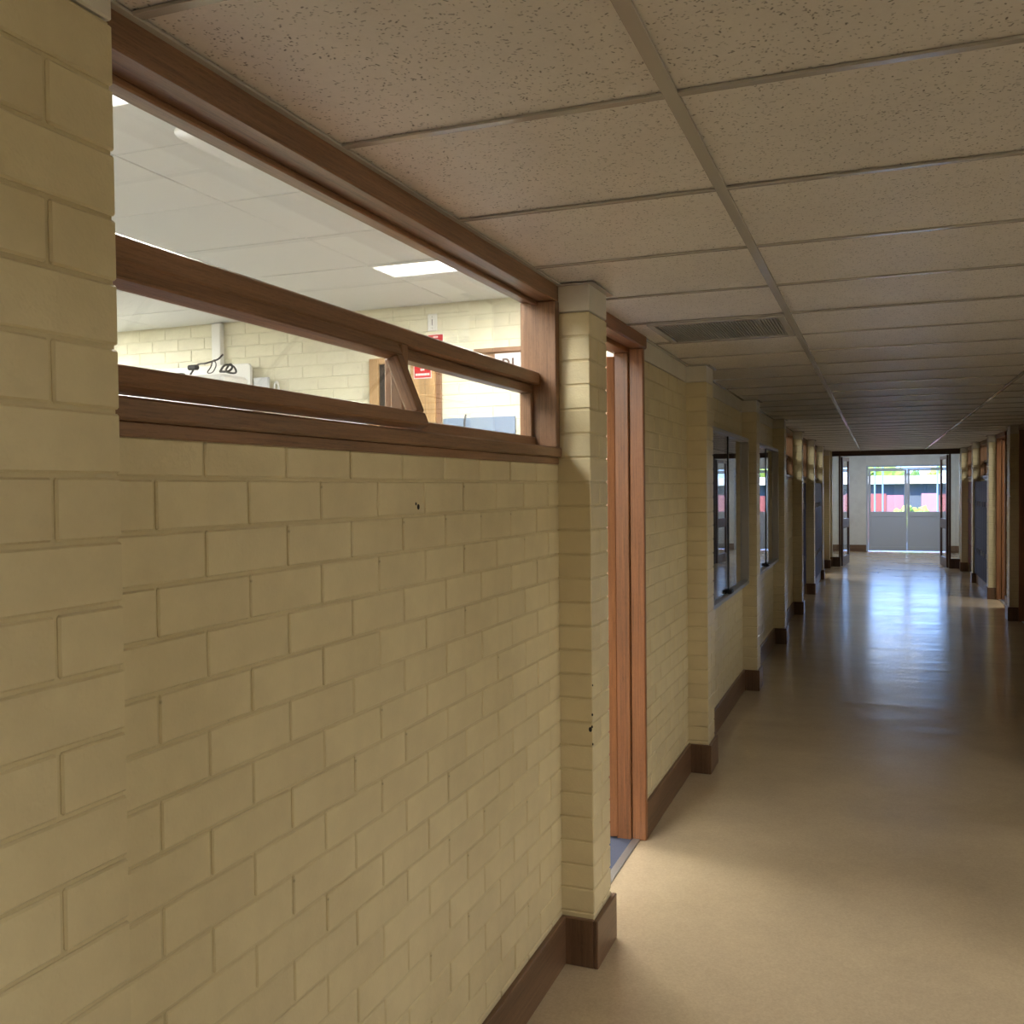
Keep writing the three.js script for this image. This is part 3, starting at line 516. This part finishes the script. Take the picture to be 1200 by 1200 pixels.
for (const z of [14.8, 17.2, 19.5]) panel(3.2, z, 2.798, 'glowing ceiling panel in the far classroom opposite', 'ceiling panels in the far classroom opposite', 1.6);

for (const z of [22.6, 24.6]) panel(0.4, z, LOBBY - 0.001, 'glowing ceiling panel over the lobby floor', 'ceiling panels in the lobby', 0.45);

// ---------------------------------------------------------------- things on the end wall of the near classroom
function canvas(w, h, draw) { const c = document.createElement('canvas'); c.width = w; c.height = h; draw(c.getContext('2d')); const t = new THREE.CanvasTexture(c); t.colorSpace = THREE.SRGBColorSpace; return t; }
function plate(parent, name, tex, X0, X1, Y0, Y1, Z) {
  const g = new THREE.PlaneGeometry(X1 - X0, Y1 - Y0), m = mesh(name, g, new THREE.MeshStandardMaterial({ map: tex, roughness: 0.5 }), [(X0 + X1) / 2, (Y0 + Y1) / 2, Z], parent); return m;
}
const signTex = canvas(256, 192, (c) => {
  c.fillStyle = '#f2e6e2'; c.fillRect(0, 0, 256, 192); c.fillStyle = '#c8232b'; c.fillRect(10, 10, 236, 172); c.fillStyle = '#f7eeee';
  const bars = (x, y, w, h, n) => { for (let i = 0; i < n; i++) c.fillRect(x + i * w / n, y, w / n - 4, h); };
  bars(90, 30, 80, 24, 4); bars(98, 76, 62, 24, 3); bars(26, 130, 206, 28, 12);
});
{
  const Z = RW;
  const cup = tag(group('timber_cupboard', [-2.96, 0, Z]), 'tall timber-framed cupboard with a narrow dark front against the classroom end wall', 'cupboard');
  box(cup, 'side_post', M.paleWood, -3.225, -3.155, 0, 2.60, Z - 0.05, Z - 0.002, 0.004, 1);
  box(cup, 'dark_front', M.chip, -3.155, -3.02, 0.1, 2.56, Z - 0.03, Z - 0.012, 0.001);
  box(cup, 'plinth', M.paleWood, -3.155, -3.02, 0, 0.1, Z - 0.045, Z - 0.004, 0.003); box(cup, 'top_rail', M.paleWood, -3.155, -3.02, 2.56, 2.60, Z - 0.045, Z - 0.004, 0.003);
  box(cup, 'centre_post', M.paleWood, -3.045, -3.02, 0.1, 2.56, Z - 0.046, Z - 0.031, 0.003, 3);
  const post = tag(group('door_lining', [-2.8, 0, Z]), 'pale timber board post with a red notice on the classroom end wall', 'board');
  box(post, 'board', M.paleWood, -2.917, -2.735, 0, 2.60, Z - 0.04, Z - 0.002, 0.004, 2); box(post, 'edge_strip', M.wood, -2.735, -2.70, 0, 2.60, Z - 0.03, Z - 0.002, 0.004, 3);
  const s1 = tag(box(scene, 'notice', M.white, -2.888, -2.758, 2.448, 2.556, Z - 0.0445, Z - 0.0405, 0.001), 'red notice with white lettering fixed to the pale timber post', 'sign'); plate(s1, 'print', signTex, -2.888, -2.758, 2.448, 2.556, Z - 0.0452);
  const s2 = tag(box(scene, 'notice', M.white, -2.80, -2.686, 2.655, 2.742, Z - 0.006, Z - 0.0015, 0.001), 'red notice on the brick below the white switch plate', 'sign'); plate(s2, 'print', signTex, -2.80, -2.686, 2.655, 2.742, Z - 0.0067);
  const sw = tag(group('switch_plate', [-2.762, 2.818, Z]), 'small white switch plate with a dark slot high on the classroom wall', 'switch');
  box(sw, 'plate', M.white, -2.797, -2.729, 2.762, 2.876, Z - 0.014, Z - 0.001, 0.004); box(sw, 'slot', M.greyCloth, -2.765, -2.760, 2.80, 2.84, Z - 0.016, Z - 0.012, 0);
  for (const y of [2.782, 2.856]) mesh('screw', sphere(0.004, 1, 1, 0.5, 8), M.grille, [-2.763, y, Z - 0.014], sw);
  const pb = tag(group('pinboard', [-2.45, 2.0, Z]), 'blue fabric pinboard on the classroom end wall', 'pinboard');
  box(pb, 'panel', M.bluePin, -2.69, -2.18, 1.2, 2.18, Z - 0.018, Z - 0.002, 0.003); box(pb, 'edge_strip', M.aluminium, -2.69, -2.18, 1.19, 1.2, Z - 0.02, Z - 0.002, 0.002);
  const fb = tag(group('noticeboard', [-2.1, 2.3, Z]), 'timber-edged noticeboard holding a grey lettered card, above the blue pinboard', 'noticeboard');
  box(fb, 'top_edge', M.wood, -2.46, -1.75, 2.592, 2.622, Z - 0.03, Z - 0.002, 0.003); box(fb, 'bottom_edge', M.wood, -2.46, -1.75, 2.43, 2.45, Z - 0.03, Z - 0.002, 0.003);
  box(fb, 'side_edge', M.wood, -2.46, -2.43, 2.45, 2.592, Z - 0.03, Z - 0.002, 0.003); box(fb, 'side_edge', M.wood, -1.78, -1.75, 2.45, 2.592, Z - 0.03, Z - 0.002, 0.003);
  box(fb, 'backing', M.wood, -2.43, -1.78, 2.45, 2.592, Z - 0.012, Z - 0.002, 0);
  const card = tag(box(scene, 'lettered_card', M.lightGrey, -2.315, -2.02, 2.455, 2.584, Z - 0.018, Z - 0.013, 0.001), 'grey card with dark letters inside the timber-edged noticeboard', 'card');
  plate(card, 'print', canvas(288, 128, (c) => { c.fillStyle = '#d4d4d8'; c.fillRect(0, 0, 288, 128); c.fillStyle = '#4a3c3a'; c.font = 'bold 92px sans-serif'; c.fillText('DL', 42, 98); c.strokeStyle = '#555'; c.lineWidth = 5; c.beginPath(); c.arc(228, 48, 10, 0, 2.4); c.stroke(); }), -2.315, -2.02, 2.455, 2.584, Z - 0.0187);
  const tick = new THREE.TubeGeometry(new THREE.CatmullRomCurve3([new THREE.Vector3(-0.006, -0.06, 0), new THREE.Vector3(0, 0, 0.004), new THREE.Vector3(0.008, 0.05, 0)]), 8, 0.006, 6);
  tag(mesh('flag_stick', tick, M.greyCloth, [-2.528, 2.15, Z - 0.03]), 'thin dark curved stick standing against the blue pinboard', 'stick');
  tag(box(scene, 'cable_duct', M.white, -4.522, -4.442, 0.02, R1 - 0.008, Z - 0.05, Z - 0.002, 0.006), 'white vertical cable duct up the classroom end wall', 'duct');
  const wb = tag(group('whiteboard', [-5.0, 1.4, Z]), 'large white board with rounded corners behind the projector', 'whiteboard');
  const sh = new THREE.Shape(), w2 = 0.85, h2 = 0.62, r = 0.03; sh.moveTo(-w2 + r, -h2); sh.lineTo(w2 - r, -h2); sh.quadraticCurveTo(w2, -h2, w2, -h2 + r); sh.lineTo(w2, h2 - r); sh.quadraticCurveTo(w2, h2, w2 - r, h2); sh.lineTo(-w2 + r, h2); sh.quadraticCurveTo(-w2, h2, -w2, h2 - r); sh.lineTo(-w2, -h2 + r); sh.quadraticCurveTo(-w2, -h2, -w2 + r, -h2);
  mesh('board_face', new THREE.ExtrudeGeometry(sh, { depth: 0.02, bevelEnabled: true, bevelSize: 0.004, bevelThickness: 0.004, bevelSegments: 1 }), M.white, [-5.02, 2.00, Z - 0.055], wb); box(wb, 'pen_tray', M.aluminium, -5.5, -4.6, 1.36, 1.38, Z - 0.13, Z - 0.058, 0.003);
  const pj = tag(group('projector', [-4.1, 2.4, 5.2]), 'white short-throw projector on a wall arm above the board', 'projector');
  box(pj, 'body', M.white, -4.34, -3.945, 2.38, 2.475, 5.08, 5.36, 0.02); box(pj, 'arm', M.white, -4.14, -4.08, 2.39, 2.44, 5.36, Z - 0.06, 0.006); box(pj, 'lens_hood', M.greyCloth, -4.2, -4.06, 2.372, 2.38, 5.12, 5.24, 0.002); box(pj, 'wall_bracket', M.lightGrey, -4.155, -4.03, 2.30, 2.52, Z - 0.06, Z - 0.034, 0.004);
  const C = (pts, rad, name, label, mat = M.black) => tag(mesh(name, new THREE.TubeGeometry(new THREE.CatmullRomCurve3(pts.map(([x, y, z]) => new THREE.Vector3(x + 4.1, y - 2.462, -(z - 5.2)))), 40, rad, 6), mat, [-4.1, 2.475, 5.2]), label, 'cable', 'cables on the projector');
  C([[-4.30, 2.485, 5.2], [-4.24, 2.545, 5.2], [-4.15, 2.55, 5.18], [-4.07, 2.575, 5.2], [-4.04, 2.605, 5.21]], 0.006, 'cable', 'black cable standing up in a kink on top of the projector');
  C([[-4.085, 2.56, 5.16], [-4.10, 2.52, 5.16], [-4.12, 2.483, 5.15], [-4.07, 2.482, 5.14], [-4.05, 2.53, 5.15], [-4.075, 2.565, 5.16]], 0.004, 'cable', 'thin black cable tied in a triangle on the projector');
  C([[-4.06, 2.49, 5.2], [-4.02, 2.53, 5.2], [-3.97, 2.525, 5.22], [-3.945, 2.49, 5.22], [-3.99, 2.482, 5.25], [-4.05, 2.50, 5.25], [-4.0, 2.54, 5.23], [-3.96, 2.515, 5.2], [-3.95, 2.483, 5.15], [-4.02, 2.483, 5.15]], 0.007, 'cable', 'thick black cable coiled on the near end of the projector');
  tag(box(scene, 'cable_plug', M.black, -4.315, -4.235, 2.525, 2.56, 5.18, 5.22, 0.01), 'black plug lying on the projector cables', 'plug');
  tag(box(scene, 'cable_plug', M.greyCloth, -4.42, -4.35, 2.485, 2.51, 5.17, 5.22, 0.008), 'dark grey plug hanging off the projector end', 'plug');
  const hk = tag(group('wall_hook', [-3.988, 2.44, Z]), 'small white oval wall hook on the classroom brick', 'hook');
  mesh('ring', new THREE.TorusGeometry(0.024, 0.009, 8, 20).scale(0.75, 1.4, 1), M.white, [-3.988, 2.45, Z - 0.02], hk); box(hk, 'base', M.white, -4.01, -3.966, 2.37, 2.42, Z - 0.02, Z - 0.001, 0.004);
  const bag = new THREE.IcosahedronGeometry(0.2, 3), pa = bag.attributes.position; for (let i = 0; i < pa.count; i++) { const x = pa.getX(i), y = pa.getY(i), z = pa.getZ(i), k = 1 + 0.12 * Math.sin(x * 31 + y * 17) + 0.08 * Math.sin(z * 43 + y * 29); pa.setXYZ(i, x * k * 1.1, y * k * 0.5, z * k * 0.35); } bag.computeVertexNormals();
  tag(mesh('paper_bundle', bag, M.white, [-3.42, 2.16, Z - 0.09]), 'crumpled white paper bundle fixed to the classroom end wall', 'paper');
  const fit = tag(group('ceiling_fitting', [-2.18, R1, 2.8]), 'elongated rounded white fitting on the classroom ceiling', 'fitting');
  mesh('cover', new THREE.CapsuleGeometry(0.05, 0.30, 6, 16).rotateX(Math.PI / 2).scale(0.9, 0.45, 1), M.roofWhite, [-2.18, R1 - 0.016, 2.80], fit); box(fit, 'base', M.roofWhite, -2.21, -2.15, R1 - 0.012, R1 + 0.001, 2.67, 2.97, 0.003);
}

// ---------------------------------------------------------------- outdoors beyond the end doors
structure(box(scene, 'floor', M.concrete, -14, 16, -0.2, -0.02, END + 0.12, 31, 0), 'pale concrete landing outside the end doors', 'ground');
structure(box(scene, 'floor', M.grass, -60, 60, -1.3, -1.0, 31, 110, 0), 'lower sunlit ground beyond the landing', 'ground');
structure(box(scene, 'floor', M.concrete, -40, 40, -0.4, -0.14, -40, BACK - 0.12, 0), 'pale paving behind the rear doors', 'ground');
structure(box(scene, 'ceiling', M.roofing, -7.6, 7.6, 3.08, 3.2, -4.2, END + 0.5, 0), 'flat roof over the whole building', 'roof');
{
  const f = tag(group('fence', [1, -1, 40]), 'maroon sheet-steel fence across the yard outside the end doors', 'fence'); let k = 0;
  for (let x = -9; x < 12; x += 0.62, k++) { if (x > 0.85 && x < 1.5) continue; box(f, 'panel', M.fences[k % 4], x, x + 0.6, -1, 1.32 + 0.03 * (k % 3), 40 + 0.02 * (k % 2), 40.06 + 0.02 * (k % 2), 0.01); }
  const h = tag(group('yard_shed', [2, -1, 46]), 'low dark shed with a bright white roof behind the fence', 'shed');
  box(h, 'wall', M.darkWall, -12, 16, -1, 1.76, 46, 50, 0); box(h, 'roof', M.roofWhite, -12.4, 16.4, 1.76, 2.12, 45.3, 50.4, 0.02);
  for (const [x, Z] of [[-0.13, 36], [0.14, 38], [2.0, 38], [2.2, 36]]) { const p = tag(group('steel_post', [x, -1, Z]), 'pale blue steel post standing in the yard before the fence', 'post', 'posts in the yard'); mesh('post', new THREE.CylinderGeometry(0.03, 0.03, 3.6, 12), M.pole, [x, 0.8, Z], p); mesh('cap', new THREE.CylinderGeometry(0.036, 0.036, 0.04, 12), M.pole, [x, 2.62, Z], p); box(p, 'foot_plate', M.pole, x - 0.1, x + 0.1, -1, -0.98, Z - 0.1, Z + 0.1, 0.003); }
  const bush = (X, Y, Z, r, mat, par, name) => {
    const list = []; for (let i = 0; i < 26; i++) { const g = new THREE.IcosahedronGeometry(r * (0.22 + rnd() * 0.2), 1), p = g.attributes.position; for (let q = 0; q < p.count; q++) { const n = 1 + 0.35 * Math.sin(p.getX(q) * 17 + i) * Math.sin(p.getY(q) * 19 + i * 2) ; p.setXYZ(q, p.getX(q) * n, p.getY(q) * n, p.getZ(q) * n); } g.computeVertexNormals(); const a = rnd() * 6.28, b = Math.acos(2 * rnd() - 1), d = r * (0.35 + rnd() * 0.4); g.translate(Math.cos(a) * Math.sin(b) * d * 1.3, Math.cos(b) * d * 0.7, Math.sin(a) * Math.sin(b) * d); list.push(g); }
    mesh(name, mergeGeometries(list), mat, [X, Y, Z], par);
  };
  [[-2.2, 2.2, 55, 1.1], [0.2, 2.3, 58, 1.2], [1.7, 2.0, 53, 0.7], [3.6, 2.3, 58, 1.2], [5.9, 2.2, 54, 1.1]].forEach(([x, y, z, r], i) => {
    const t = tag(group('tree', [x, -1, z]), ['yellow-green', 'bright green', 'dark green'][i % 3] + ' leafy tree showing above the white shed roof', 'tree', ['yellow-green', 'bright green', 'dark green'][i % 3] + ' trees behind the shed');
    mesh('trunk', new THREE.CylinderGeometry(0.09, 0.15, y + 1, 8), M.bark, [x, (y - 1) / 2, z], t); bush(x, y, z, r, M.foliages[[1, 0, 2][i % 3]], t, 'crown');
  });
  const sb = tag(group('shrub', [1.15, -1, 38.5]), 'pale flowering shrub in the gap of the maroon fence', 'shrub'); mesh('stem', new THREE.CylinderGeometry(0.04, 0.06, 1.4, 8), M.bark, [1.15, -0.3, 38.5], sb); bush(1.15, 0.55, 38.5, 0.62, M.foliages[1], sb, 'foliage');
}
scene.traverse((o) => { if (o.isMesh) o.castShadow = o.receiveShadow = true; });
renderer.render(scene, camera);
